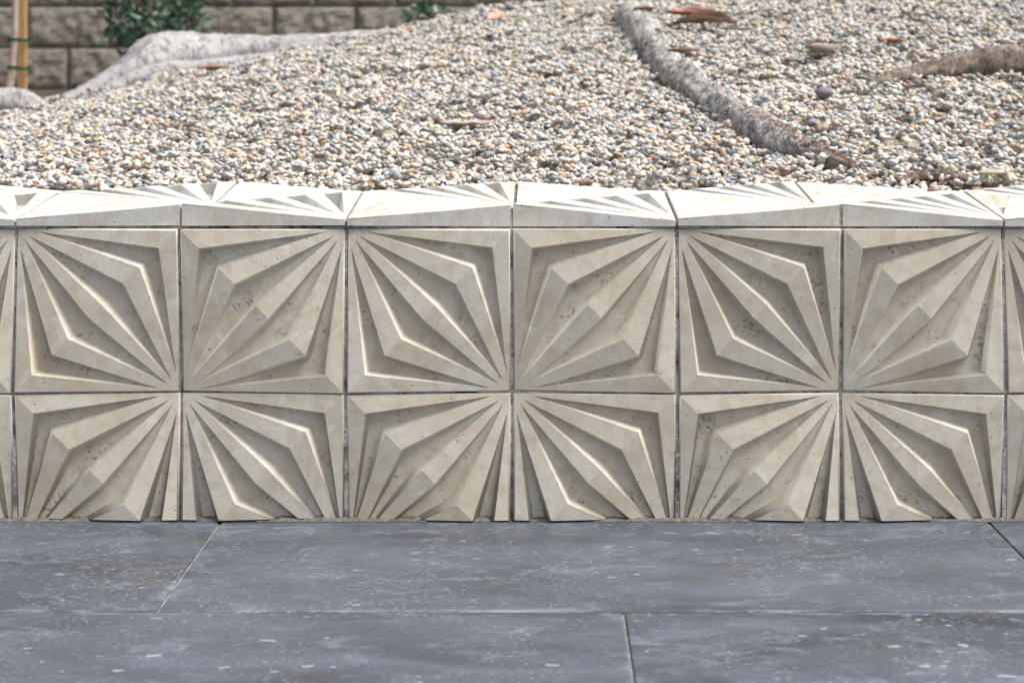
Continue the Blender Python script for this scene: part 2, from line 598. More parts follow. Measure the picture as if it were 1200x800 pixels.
for c in range(len(JX) - 1):
    x0, x1 = JX[c], JX[c + 1]
    wq = (x1 - x0) - 0.0060
    even = (c - 5) % 2 == 0           # column starting at px 18: upper tile low corners top-left, bottom-right
    for r in (0, 1):
        flip = (not even) if r == 0 else even
        me = tmesh(flip, wq, 'full' if r == 0 else 'cut', random.randrange(3))
        if r == 0:
            zb = ROW2 + 0.0012
        else:
            zb = ROW2 - 0.0018 - TW
        o = obj('tile', me, None, wall)
        o.location = (x0 + 0.0030 + random.uniform(-0.0006, 0.0006), FRONT + random.uniform(-0.0012, 0.0012), zb + random.uniform(-0.0004, 0.0004))
        o.rotation_euler = (R(90) + random.uniform(-0.004, 0.004), random.uniform(-0.0022, 0.0022), random.uniform(-0.003, 0.003))
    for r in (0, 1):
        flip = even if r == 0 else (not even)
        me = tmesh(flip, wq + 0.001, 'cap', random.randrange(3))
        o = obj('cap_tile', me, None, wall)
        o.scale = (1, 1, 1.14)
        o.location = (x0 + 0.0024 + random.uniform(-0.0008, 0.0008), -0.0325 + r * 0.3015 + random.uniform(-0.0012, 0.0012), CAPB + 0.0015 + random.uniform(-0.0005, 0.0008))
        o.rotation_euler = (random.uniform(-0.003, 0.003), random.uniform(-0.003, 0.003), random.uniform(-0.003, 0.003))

GD = 0.0022     # grout sits this far back from the tile edge
zt, zm_ = CAPB - 0.003, ROW2
for c, x in enumerate(JX):
    hi_top = (c - 5) % 2 != 0
    lo_, hi_ = TL - GD + 0.0, TH - GD - 0.003
    strip('grout_joint', (x, FRONT, zm_), (x, FRONT, zt), 0.0034, (1, 0, 0), lo_ if hi_top else hi_, hi_ if hi_top else lo_, (0, -1, 0))
    strip('grout_joint', (x, FRONT, 0.002), (x, FRONT, zm_), 0.0034, (1, 0, 0), (lo_ + hi_) / 2, lo_ if hi_top else hi_, (0, -1, 0))
    for r in (0, 1):
        h0 = hi_top if r == 0 else not hi_top
        strip('grout_joint', (x, -0.030 + r * 0.3015, CAPB), (x, 0.2675 + r * 0.2995, CAPB), 0.0034, (1, 0, 0), hi_ if h0 else lo_, lo_ if h0 else hi_, (0, 0, 1))
    if c < len(JX) - 1:
        strip('grout_joint', (x, -0.012, CAPB - 0.0008), (JX[c + 1], -0.012, CAPB - 0.0008), 0.0021, (0, 0, 1), 0.0165, 0.0165, (0, -1, 0))
        strip('grout_joint', (x, FRONT, zm_ - 0.0002), (JX[c + 1], FRONT, zm_ - 0.0002), 0.0022, (0, 0, 1), lo_ if hi_top else hi_, hi_ if hi_top else lo_, (0, -1, 0))

# thin gritty mortar line where the cut tiles meet the paving
for c in range(len(JX) - 1):
    V, FA = [], []
    m_ = 60
    for i in range(m_ + 1):
        x = JX[c] + (JX[c + 1] - JX[c]) * i / m_
        yy = -0.0405 - 0.005 * noise.noise(Vector((x * 23, 1, 0))) - 0.004 * noise.noise(Vector((x * 90, 5, 0)))
        zz = 0.0045 + 0.004 * noise.noise(Vector((x * 31, 9, 0))) + 0.002 * noise.noise(Vector((x * 140, 2, 0)))
        V += [(x, -0.012, max(0.002, zz + 0.002)), (x, yy + 0.006, max(0.0015, zz)), (x, yy, 0.0004)]
    for i in range(m_):
        for e in (0, 1):
            FA.append((3 * i + e, 3 * i + e + 1, 3 * i + e + 4, 3 * i + e + 3))
    obj('base_mortar', mesh('base_mortar', V, FA, True), M_grit, wall)

# ------------------------------------------------------------------ mound terrain
RX = np.array([-8, -3.0, -2.0, -1.64, -1.34, -0.7, -0.2, 0.24, 1.0, 2.2, 8])
RZ = np.array([0.075, 0.075, 0.085, 0.145, 0.225, 0.365, 0.465, 0.50, 0.58, 0.66, 0.66])
BX = np.array([-8, -1.2, -0.4, 0.4, 8])
BZ = np.array([0.70, 0.70, 0.80, 1.15, 1.30])
root_px = [(733, 17), (742, 26), (757, 46), (778, 76), (806, 101), (838, 124), (876, 151), (915, 172), (955, 188), (1003, 203)]
ROOT1 = None


def terrain(X, Y):
    X = np.asarray(X, float)
    Y = np.asarray(Y, float)
    t = (Y - 0.56) / 2.75
    ri = np.interp(X, RX, RZ)
    zb = np.interp(X, BX, BZ)
    tt = np.clip(t, 0, 1)
    front = 0.556 + ri * (tt * 1.12 - 0.12 * tt ** 3)
    k = np.clip((t - 1) / 0.75, 0, 1)
    k = k * k * (3 - 2 * k)
    z = front * (1 - k) + zb * k
    z = z + 0.012 * np.sin(X * 3.1 + 1.0) * np.sin(Y * 2.3) * np.clip(t * 4, 0, 1)
    z = z + 0.007 * np.sin(X * 7.3 + Y * 5.1) * np.sin(Y * 6.3 - X * 2.0) * np.clip(t * 4, 0, 1)
    if ROOT1 is not None:
        # gravel banked up behind the long root
        xr = np.interp(Y, ROOT1[:, 1], ROOT1[:, 0])
        d = X - xr
        inr = np.clip((Y - ROOT1[0, 1]) * 3, 0, 1) * np.clip((ROOT1[-1, 1] + 0.15 - Y) * 3, 0, 1)
        z = z + 0.035 * inr * np.where(d > 0, np.exp(-(d / 0.30) ** 2), 0.0)
        z = z - 0.012 * inr * np.where(d < 0, np.exp(-(d / 0.12) ** 2), 0.0)
    return z


def on_ground(px, py):
    lo = 3.82
    for i in range(900):
        d = lo + i * 0.006
        p = at_depth(px, py, d)
        if p.z <= float(terrain(p.x, p.y)):
            return p
    return p


rp = [on_ground(*q) for q in root_px]
r_arr = np.array([(p.x, p.y, p.z) for p in rp])
ROOT1 = r_arr[np.argsort(r_arr[:, 1])]

xs = np.concatenate([np.arange(-8, -3, 0.5), np.arange(-3, 3.5, 0.035), np.arange(3.5, 8.1, 0.5)])
ys = np.concatenate([np.arange(0.548, 4.5, 0.035), np.arange(4.5, 12.1, 0.25)])
# ------------------------------------------------------------------ gravel
CLASSES = [  # name, weight, colour a, colour b
    ('cream', 33, (0.52, 0.465, 0.385), (0.60, 0.555, 0.485)),
    ('pale grey', 28, (0.405, 0.405, 0.395), (0.54, 0.53, 0.51)),
    ('tan', 13, (0.43, 0.345, 0.25), (0.52, 0.435, 0.335)),
    ('orange tan', 3, (0.43, 0.28, 0.165), (0.50, 0.35, 0.225)),
    ('blue grey', 10, (0.20, 0.225, 0.25), (0.31, 0.335, 0.36)),
    ('dark grey', 3.5, (0.08, 0.08, 0.084), (0.17, 0.165, 0.16)),
    ('pinkish brown', 5, (0.32, 0.22, 0.185), (0.44, 0.335, 0.29)),
    ('greenish grey', 7, (0.29, 0.29, 0.25), (0.39, 0.385, 0.34)),
]
NSH = 6
lib = bpy.data.collections.new('pebble_shapes')      # source shapes, not linked to the scene
PEB = []
for s in range(NSH):
    bm = bmesh.new()
    bmesh.ops.create_icosphere(bm, subdivisions=2, radius=1.0)
    off = Vector((s * 13.1, s * 7.7, 3.3))
    for v in bm.verts:
        nrm = v.co.normalized()
        d = 1 + 0.22 * noise.noise(nrm * 1.1 + off) + 0.07 * noise.noise(nrm * 2.6 + off)
        v.co = nrm * d
    for f in bm.faces:
        f.smooth = True
    PEB.append(bm_mesh(bm, 'pebble'))
PM = []
PMESH = []
for ci, (nm, wgt, ca, cb) in enumerate(CLASSES):
    m = mat_pebble('pebble_' + nm.replace(' ', '_'), ca, cb)
    for s in range(NSH):
        me = PEB[s].copy()
        me.materials.append(m)
        PMESH.append(me)
        o = bpy.data.objects.new('pebble_shape_%03d' % (ci * NSH + s), me)
        lib.objects.link(o)

Y0, Y1 = 0.568, 4.35
N = 165000
X0, X1 = -3.0, 3.0
px_ = rng.uniform(X0, X1, N)
py_ = rng.uniform(Y0, Y1, N)
dep = py_ - CAMY
inside = (px_ > (-CX / F) * dep - 0.35) & (px_ < (1200 - CX) / F * dep + 0.35)
inside &= ~((px_ < -0.6) & (py_ > 3.9))
px_, py_ = px_[inside], py_[inside]
n = len(px_)
gcell = 0.004
gx0, gy0 = X0 - 0.1, Y0 - 0.1
HX = np.arange(gx0, X1 + 0.1, gcell)
HY = np.arange(gy0, Y1 + 0.1, gcell)
HG = np.zeros((len(HY), len(HX)), np.float32)      # pile height above the bed
size = np.clip(rng.lognormal(math.log(0.0077), 0.30, n), 0.005, 0.0165)
asp = rng.uniform(0.70, 0.98, n)
flat = rng.uniform(0.42, 0.72, n)
disc = {}
for kk in range(1, 6):
    q = np.arange(-kk, kk + 1) / (kk + 0.5)
    rho = q[:, None] ** 2 + q[None, :] ** 2
    disc[kk] = (np.where(rho < 1, np.sqrt(np.clip(1 - rho, 0, 1)), 0).astype(np.float32),
                np.where(rho < 1, 0, -100).astype(np.float32))
pz_ = np.zeros(n)
ix = ((px_ - gx0) / gcell).astype(int)
iy = ((py_ - gy0) / gcell).astype(int)
order = np.argsort(-size + rng.uniform(-0.006, 0.006, n))
keep = np.ones(n, bool)
for i in order.tolist():
    a = size[i]
    c = a * flat[i]
    kk = min(5, max(1, int(a * 0.9 / gcell + 0.5)))
    dsc, msk = disc[kk]
    win = HG[iy[i] - kk:iy[i] + kk + 1, ix[i] - kk:ix[i] + kk + 1]
    z = float((win + dsc * c + msk).max()) - 1.0 * c
    pz_[i] = z
    np.maximum(win, z + dsc * c + msk, out=win)
PILE = float(np.median(HG[60:400, 600:-600]))
HG = HG + (terrain(*np.meshgrid(HX, HY)) - PILE + 0.004).astype(np.float32)
pz_ = pz_ + terrain(px_, py_) - PILE + 0.004
# the bed the pebbles lie on
GX, GY = np.meshgrid(xs, ys)
GZ = terrain(GX, GY) - np.where(GY < Y1, PILE - 0.004, 0.0)
nx, ny = len(xs), len(ys)
verts = np.stack([GX.ravel(), GY.ravel(), GZ.ravel()], 1).tolist()
faces = []
for jj in range(ny - 1):
    for ii in range(nx - 1):
        a = jj * nx + ii
        faces.append((a, a + 1, a + nx + 1, a + nx))
t_me = mesh('terrain', verts, faces, True)
t_o = obj('terrain', t_me, M_soil)
t_me.materials.append(M_mulch)
t_me.polygons.foreach_set('material_index', [1 if (p.center.y > 3.6 and p.center.x < 0.2) else 0 for p in t_me.polygons])
t_o['kind'] = 'structure'

rot = np.stack([rng.normal(0, 0.42, n), rng.normal(0, 0.42, n), rng.uniform(0, 6.283, n)], 1)
scl = np.stack([size * 1.08, size * asp, size * flat], 1)
wts = np.array([c[1] for c in CLASSES], float)
cls = rng.choice(len(CLASSES), n, p=wts / wts.sum())
shp = rng.integers(0, NSH, n)
# the front row, nearest the cap tiles, as single pebbles
topc = HG[iy, ix]
scr = CX + px_ / (py_ - CAMY) * F
vis = (pz_ + size * flat >= topc - 0.003) & (scr > -5) & (scr < 1205)
cand = np.where(vis)[0]
cand = cand[np.argsort(py_[cand])][:300]
single = np.zeros(n, bool)
single[cand] = True
for i in cand.tolist():
    o = obj('pebble', PMESH[cls[i] * NSH + shp[i]], None, None, (px_[i], py_[i], pz_[i]))
    o.rotation_euler = rot[i]
    o.scale = scl[i]
    tag(o, CLASSES[cls[i]][0] + ' rounded pebble in the front row of gravel against the cap tiles', 'pebble',
        'front row pebbles along the cap tiles')
rest = np.where(~single)[0]
pm = bpy.data.meshes.new('gravel')
pm.from_pydata(np.stack([px_, py_, pz_], 1)[rest].tolist(), [], [])
at = pm.attributes.new('rot', 'FLOAT_VECTOR', 'POINT')
at.data.foreach_set('vector', rot[rest].ravel())
at = pm.attributes.new('scl', 'FLOAT_VECTOR', 'POINT')
at.data.foreach_set('vector', scl[rest].ravel())
at = pm.attributes.new('idx', 'INT', 'POINT')
at.data.foreach_set('value', (cls * NSH + shp)[rest].astype(np.int32))
gravel = obj('gravel', pm)
gravel['kind'] = 'stuff'
gravel['label'] = 'pale rounded river gravel covering the mound behind the tiled wall'
gravel['category'] = 'gravel'
ng = bpy.data.node_groups.new('gravel_scatter', 'GeometryNodeTree')
ng.interface.new_socket('Geometry', in_out='INPUT', socket_type='NodeSocketGeometry')
ng.interface.new_socket('Geometry', in_out='OUTPUT', socket_type='NodeSocketGeometry')
gi = ng.nodes.new('NodeGroupInput')
go = ng.nodes.new('NodeGroupOutput')
iop = ng.nodes.new('GeometryNodeInstanceOnPoints')
iop.inputs['Pick Instance'].default_value = True
cinf = ng.nodes.new('GeometryNodeCollectionInfo')
cinf.inputs['Collection'].default_value = lib
cinf.inputs['Separate Children'].default_value = True
cinf.inputs['Reset Children'].default_value = True


def named(name, dt):
    nd = ng.nodes.new('GeometryNodeInputNamedAttribute')
    nd.data_type = dt
    nd.inputs['Name'].default_value = name
    return nd.outputs['Attribute']


e2r = ng.nodes.new('FunctionNodeEulerToRotation')
ng.links.new(named('rot', 'FLOAT_VECTOR'), e2r.inputs[0])
ng.links.new(gi.outputs[0], iop.inputs['Points'])
ng.links.new(cinf.outputs[0], iop.inputs['Instance'])
ng.links.new(named('idx', 'INT'), iop.inputs['Instance Index'])
ng.links.new(e2r.outputs[0], iop.inputs['Rotation'])
ng.links.new(named('scl', 'FLOAT_VECTOR'), iop.inputs['Scale'])
ng.links.new(iop.outputs[0], go.inputs[0])
md = gravel.modifiers.new('scatter', 'NODES')
md.node_group = ng


def gravel_top(x, y):
    i = int((x - gx0) / gcell)
    j = int((y - gy0) / gcell)
    if 2 <= i < HG.shape[1] - 2 and 2 <= j < HG.shape[0] - 2:
        return float(HG[j - 2:j + 3, i - 2:i + 3].max())
    return float(terrain(x, y))


# ------------------------------------------------------------------ roots
def root_mesh(name, pts, radii, seed, step=0.012, seg=28, rough=1.0, flat_=1.0, wood=None, lift=0.0):
    """Swept root: uneven radius, fluted sides and flaky bark; wood(s, ang) -> bare wood share."""
    P = [Vector(p) for p in pts]
    L = [0.0]
    for a, b in zip(P, P[1:]):
        L.append(L[-1] + (b - a).length)
    tot = L[-1]
    ns = max(8, int(tot / step))
    off = Vector((seed * 5.3, seed * 2.1, seed * 9.7))
    V, FA, WD = [], [], []
    arr = np.array([tuple(p) for p in P])
    ss = np.linspace(0, tot, ns)
    cx = np.interp(ss, L, arr[:, 0]); cy = np.interp(ss, L, arr[:, 1]); cz = np.interp(ss, L, arr[:, 2])
    rr = np.interp(ss, L, radii)
    ker = np.ones(9) / 9
    def smooth(a):
        return np.convolve(np.concatenate([np.full(4, a[0]), a, np.full(4, a[-1])]), ker, 'valid')
    cx, cy, cz, rr = smooth(cx), smooth(cy), smooth(cz), smooth(rr)
    for i in range(ns):
        c = Vector((cx[i], cy[i], cz[i] + lift))
        i0, i1 = max(0, i - 1), min(ns - 1, i + 1)
        t = Vector((cx[i1] - cx[i0], cy[i1] - cy[i0], cz[i1] - cz[i0])).normalized()
        side = t.cross(Vector((0, 0, 1))).normalized()
        up = side.cross(t).normalized()
        c = c + side * 0.35 * rr[i] * noise.noise(Vector((ss[i] * 5, 0, 0)) + off)
        for kx in range(seg):
            a = 2 * math.pi * kx / seg
            r = rr[i]
            q = Vector((math.cos(a) * 1.3, math.sin(a) * 1.3, ss[i] * 7)) + off
            r *= 1 + 0.22 * noise.noise(q) * rough + 0.10 * noise.noise(Vector((math.cos(a) * 3, math.sin(a) * 3, ss[i] * 26)) + off) * rough
            fl = noise.noise(Vector((math.cos(a) * 3.5, math.sin(a) * 3.5, ss[i] * 60)) + off)
            fl = abs(fl)
            r += 0.016 * rough * (0.25 - fl) * min(1.0, rr[i] / 0.03)
            V.append(c + side * math.cos(a) * r + up * math.sin(a) * r * flat_)
            wv = wood(ss[i] / tot, a) if wood else 0.0
            WD.append(max(0.0, min(1.0, wv + 0.7 * noise.noise(q * 2.4) if wv > 0.01 else 0.0)))
    for i in range(ns - 1):
        for kx in range(seg):
            k2 = (kx + 1) % seg
            FA.append((i * seg + kx, i * seg + k2, (i + 1) * seg + k2, (i + 1) * seg + kx))
    FA.append(tuple(range(seg))[::-1])
    FA.append(tuple((ns - 1) * seg + kx for kx in range(seg)))
    me = mesh(name, V, FA, True)
    at_ = me.attributes.new('wood', 'FLOAT', 'POINT')
    at_.data.foreach_set('value', WD)
    bm = bmesh.new()
    bm.from_mesh(me)
    bmesh.ops.recalc_face_normals(bm, faces=bm.faces)
    bm.to_mesh(me)
    bm.free()
    return me


def ridge_wood(s, a):
    # reddish bare wood along the crown towards the thin end
    k_ = max(0.0, min(1.0, (s - 0.74) / 0.14))
    top = max(0.0, 1 - abs(a - math.pi * 0.5) / 0.6)
    return k_ * min(1.0, top * 2.2) * 0.95 + max(0.0, (s - 0.9) * 6) * k_


rad1 = [0.028, 0.046, 0.050, 0.040, 0.043, 0.036, 0.040, 0.032, 0.024, 0.009]
pts1 = [Vector((p.x, p.y, float(terrain(p.x, p.y)) + dz)) for p, dz in zip(rp, [0.004, 0.002, 0.0, 0.002, 0.0, 0.004, 0.004, 0.008, 0.010, 0.010])]
o = obj('tree_root', root_mesh('tree_root', pts1, rad1, 1, wood=ridge_wood, flat_=1.15, rough=1.8), M_root)
# loose fibrous bark shreds standing off the root
rr_ = random.Random(8)
V, FA = [], []
Lc = [0.0]
for a, b in zip(pts1, pts1[1:]):
    Lc.append(Lc[-1] + (b - a).length)
P1 = np.array([tuple(p) for p in pts1])
for q in range(1500):
    s0 = rr_.random() ** 0.9 * Lc[-1] * 0.97
    c = Vector([float(np.interp(s0, Lc, P1[:, e])) for e in range(3)])
    c2 = Vector([float(np.interp(s0 + 0.02, Lc, P1[:, e])) for e in range(3)])
    r0 = float(np.interp(s0, Lc, rad1))
    t = (c2 - c).normalized() if (c2 - c).length > 1e-5 else Vector((1, 0, 0))
    side = t.cross(Vector((0, 0, 1))).normalized()
    up = side.cross(t)
    a0 = rr_.uniform(0.1, math.pi - 0.1)
    da = rr_.uniform(0.25, 0.7) * rr_.choice((-1, 1))
    wd = t * rr_.uniform(0.0015, 0.004)
    sh = t * rr_.uniform(-0.012, 0.012)
    b0 = len(V)
    for e in range(4):
        a_ = a0 + da * e / 3
        rd = r0 * (1.0 + 0.10 * e / 3 + rr_.uniform(0.0, 0.08)) + 0.002 + 0.004 * (e / 3) ** 2
        p = c + sh * (e / 3) + side * math.cos(a_) * rd + up * math.sin(a_) * rd * 1.1
        k_ = 1 - 0.8 * e / 3
        V += [p - wd * k_, p + wd * k_]
    for e in range(3):
        FA.append((b0 + 2 * e, b0 + 2 * e + 1, b0 + 2 * e + 3, b0 + 2 * e + 2))
fl_o = obj('bark_shreds', mesh('bark_shreds', V, FA), M_root, o)
fl_o['kind'] = 'stuff'
tag(o, 'long grey fibrous tree root with reddish bare end running down through the gravel', 'tree root')

pr = [on_ground(*q) for q in [(1010, 100), (1050, 97), (1092, 92), (1130, 88), (1170, 86), (1230, 88), (1290, 92)]]
pts2 = [Vector((p.x, p.y, float(terrain(p.x, p.y)) + dz)) for p, dz in zip(pr, [0.000, 0.008, 0.014, 0.020, 0.026, 0.026, 0.026])]
o = obj('tree_root', root_mesh('tree_root', pts2, [0.012, 0.024, 0.032, 0.042, 0.052, 0.058, 0.06], 2), M_root2)
tag(o, 'brown weathered tree root thickening as it leaves the gravel beside a curled leaf', 'tree root')

# broad pale root along the crest in front of the block wall
pl = [(70, 122, 6.35), (112, 108, 6.42), (150, 88, 6.5), (182, 68, 6.6), (215, 66, 6.68), (262, 66, 6.72), (320, 62, 6.75), (380, 55, 6.78), (450, 47, 6.8), (510, 35, 6.82), (570, 24, 6.85), (620, 22, 6.85)]
pts3 = [at_depth(*q) for q in pl]
rad3 = [0.030, 0.040, 0.065, 0.095, 0.095, 0.080, 0.062, 0.050, 0.036, 0.025, 0.018, 0.012]
o = obj('tree_root', root_mesh('tree_root', pts3, rad3, 3, rough=0.75, seg=32), M_rootfar)
tag(o, 'broad pale buttress root humped along the crest in front of the block wall', 'tree root')
pts3b = [at_depth(*q) for q in [(120, 112, 6.36), (160, 93, 6.42), (200, 84, 6.5), (250, 80, 6.56), (300, 73, 6.62), (350, 64, 6.68)]]
obj('side_ridge', root_mesh('side_ridge', pts3b, [0.02, 0.034, 0.036, 0.034, 0.03, 0.015], 6, rough=0.9, seg=24), M_rootfar, o)
pts4 = [at_depth(*q) for q in [(-60, 128, 6.1), (-20, 122, 6.12), (15, 117, 6.15), (42, 123, 6.18), (62, 134, 6.2)]]
o = obj('tree_root', root_mesh('tree_root', pts4, [0.04, 0.05, 0.05, 0.035, 0.015], 4, rough=0.7), M_rootfar)
tag(o, 'small pale root hump at the gravel edge near the wooden stake', 'tree root')
# shallow bark just breaking the surface behind the cap
pr = [on_ground(*q) for q in [(1050, 216), (1080, 213), (1110, 216), (1140, 220)]]
pts5 = [Vector((p.x, p.y + 0.01, gravel_top(p.x, p.y) - 0.004)) for p in pr]
o = obj('tree_root', root_mesh('tree_root', pts5, [0.010, 0.017, 0.018, 0.009], 5, seg=18, step=0.006, flat_=0.8), M_root2)
tag(o, 'thin flaking tree root just breaking the gravel right behind the cap tiles', 'tree root')


# ------------------------------------------------------------------ leaf litter
def leaf_mesh(L_, W_, curl, bend, seed, thick=0.0012, nu=9, nv=6):
    rr_ = random.Random(seed)
    V, FA = [], []
    for i in range(nu + 1):
        s = i / nu
        wd = W_ * (math.sin(math.pi * min(1, s * 0.96 + 0.02)) ** 0.8) * (1 - 0.25 * s)
        for k2 in range(nv + 1):
            q = (k2 / nv - 0.5) * 2
            a = q * curl
            if abs(curl) > 0.05:
                y = math.sin(a) / curl * wd / 2
                z = (1 - math.cos(a)) / abs(curl) * wd / 2
            else:
                y, z = q * wd / 2, 0
            x = (s - 0.5) * L_
            z += bend * (2 * s - 1) ** 2 * L_ + 0.04 * W_ * rr_.uniform(-1, 1)
            V.append((x, y, z))
    for i in range(nu):
        for k2 in range(nv):
            a = i * (nv + 1) + k2
            FA.append((a, a + nv + 1, a + nv + 2, a + 1))
    zmin = min(v[2] for v in V)
    V = [(x, y, z - zmin) for x, y, z in V]
    me = mesh('leaf', V, FA, True)
    bm = bmesh.new()
    bm.from_mesh(me)
    bmesh.ops.solidify(bm, geom=bm.faces[:], thickness=thick)
    bmesh.ops.recalc_face_normals(bm, faces=bm.faces)
    bm.to_mesh(me)
    bm.free()
    return me


def on_gravel(px, py):
    for i in range(1100):
        p = at_depth(px, py, 3.82 + i * 0.004)
        if p.z <= gravel_top(p.x, p.y) - 0.006:
            return p
    return p


def lay(name, me, mat, px, py, rz, label, cat, tilt=(0, 0), up=0.0):
    p = on_gravel(px, py)
    o = obj(name, me, mat, None, (p.x, p.y, gravel_top(p.x, p.y) - 0.003 + up))
    o.rotation_euler = (tilt[0] + 0.12, tilt[1], rz)
    return tag(o, label, cat)


lay('dry_leaf', leaf_mesh(0.17, 0.075, 1.5, 0.05, 1), M_dead2, 812, 19, 0.15, 'glossy orange and maroon dead leaf curled on the gravel by the root top', 'leaf', (0.3, 0.0))
lay('dry_leaf', leaf_mesh(0.25, 0.11, -1.5, -0.02, 2), M_dead, 826, 31, -0.75, 'long curled brown dead leaf beside the top of the grey root', 'leaf', (0.2, 0.0))
lay('dry_leaf', leaf_mesh(0.09, 0.05, -1.6, 0.02, 3), M_dead, 757, 16, 0.1, 'small rust brown dead leaf just above the head of the grey root', 'leaf')
o = lay('bark_strip', leaf_mesh(0.16, 0.028, 1.3, 0.03, 4, 0.003), M_stem, 852, 37, -0.25, 'dark narrow bark strip trailing from the long brown leaf', 'bark')
lay('dry_leaf', leaf_mesh(0.105, 0.10, 2.3, 0.06, 5), M_dead4, 960, 67, 0.5, 'tightly curled tan and grey dry leaf alone on the gravel', 'leaf', (0.2, 0.1))
lay('dry_leaf', leaf_mesh(0.085, 0.05, -1.8, 0.03, 6), M_dead2, 1046, 52, 0.2, 'small red brown dry leaf next to the thin twig', 'leaf')
lay('dry_leaf', leaf_mesh(0.075, 0.05, 0.9, 0.04, 7), M_dead3, 581, 21, 0.6, 'pink tan dry leaf upright on the gravel crest', 'leaf', (0.5, -0.3))
lay('dry_leaf', leaf_mesh(0.11, 0.07, 1.2, 0.03, 8), M_dead, 250, 84, 0.2, 'crumpled brown dead leaf at the foot of the pale buttress root', 'leaf')
lay('bark_piece', leaf_mesh(0.125, 0.050, 0.5, 0.02, 9, 0.004), M_barkchip, 545, 152, 0.35, 'flat tan bark piece lying in the middle of the gravel', 'bark', up=-0.005)
lay('bark_piece', leaf_mesh(0.07, 0.03, -0.8, 0.02, 10, 0.004), M_barkchip, 1165, 207, 0.2, 'small pinkish tan bark chip near the bright green sprout', 'bark')
lay('bark_piece', leaf_mesh(0.10, 0.03, -0.9, 0.02, 12, 0.004), M_dead, 802, 70, -0.5, 'short dark brown bark flake tucked against the grey root', 'bark')


def twig(px0, py0, px1, py1, r, label, lift=0.012, seed=0):
    a, b = on_gravel(px0, py0), on_gravel(px1, py1)
    pts = []
    for i in range(9):
        s = i / 8
        p = a.lerp(b, s)
        zz = gravel_top(p.x, p.y) + lift * math.sin(math.pi * s) + r * 0.6
        pts.append(Vector((p.x + 0.01 * noise.noise(Vector((s * 4, seed, 0))), p.y, zz)))
    me = root_mesh('twig', pts, [r * (1 - 0.06 * i) for i in range(9)], 20 + seed, step=0.012, seg=8, rough=0.3)
    o = obj('twig', me, M_stem)
    return tag(o, label, 'twig')


twig(1055, 14, 1104, 50, 0.005, 'thin brown twig lying across the gravel by the red brown leaf', seed=1)
twig(498, 26, 523, 21, 0.006, 'short dark twig on the gravel crest', seed=2)
twig(566, 2, 574, 12, 0.003, 'fine pale twig standing off the pink tan leaf', seed=3)
twig(1000, 96, 1024, 101, 0.005, 'little grey twig at the buried end of the brown root', seed=4)

p = on_gravel(966, 114)
bm = bmesh.new()
bmesh.ops.create_icosphere(bm, subdivisions=3, radius=1)
for v in bm.verts:
    d = 1 + 0.12 * noise.noise(v.co * 1.3 + Vector((3, 1, 7)))
    v.co = Vector((v.co.x * 0.024, v.co.y * 0.02, v.co.z * 0.014)) * d
for f in bm.faces:
    f.smooth = True
o = obj('stone', bm_mesh(bm, 'stone'), mat_pebble('purple_stone', (0.20, 0.17, 0.20), (0.26, 0.22, 0.25)), None, (p.x, p.y, gravel_top(p.x, p.y) + 0.006))
tag(o, 'large smooth purple grey stone between the two roots', 'stone')


def sprout(px, py, h_, label, nl=6, seed=0):
    rr_ = random.Random(seed)
    p = on_gravel(px, py)
    root = empty('sprout', (p.x, p.y, gravel_top(p.x, p.y) - 0.004))
    lm = leaf_mesh(0.022, 0.012, 0.4, 0.06, seed + 40, 0.0006, 5, 3)
    st = root_mesh('stem', [Vector((0, 0, 0)), Vector((0.001, 0, h_ * 0.5)), Vector((0.0, 0.001, h_))], [0.0012, 0.001, 0.0008], 33, step=0.003, seg=6, rough=0.2)
    obj('stem', st, M_sprout, root)
    for i in range(nl):
        a = i * 2.4 + rr_.random()
        o = obj('leaf', lm, M_sprout, root, (0.011 * math.cos(a), 0.011 * math.sin(a), h_ * rr_.uniform(0.5, 1.0)))
        o.rotation_euler = (rr_.uniform(-0.3, 0.3), rr_.uniform(-0.7, 0.1), a)
        sc1 = rr_.uniform(0.45, 0.8)
        o.scale = (sc1, sc1, sc1)
    return tag(root, label, 'seedling')


sprout(1158, 219, 0.016, 'bright green sprout right behind the cap tiles near the flaking root', seed=1)
sprout(608, 31, 0.03, 'bright green sprout high on the gravel crest', 8, 2)
sprout(541, 49, 0.025, 'pale green sprout in the gravel below the crest', 5, 3)

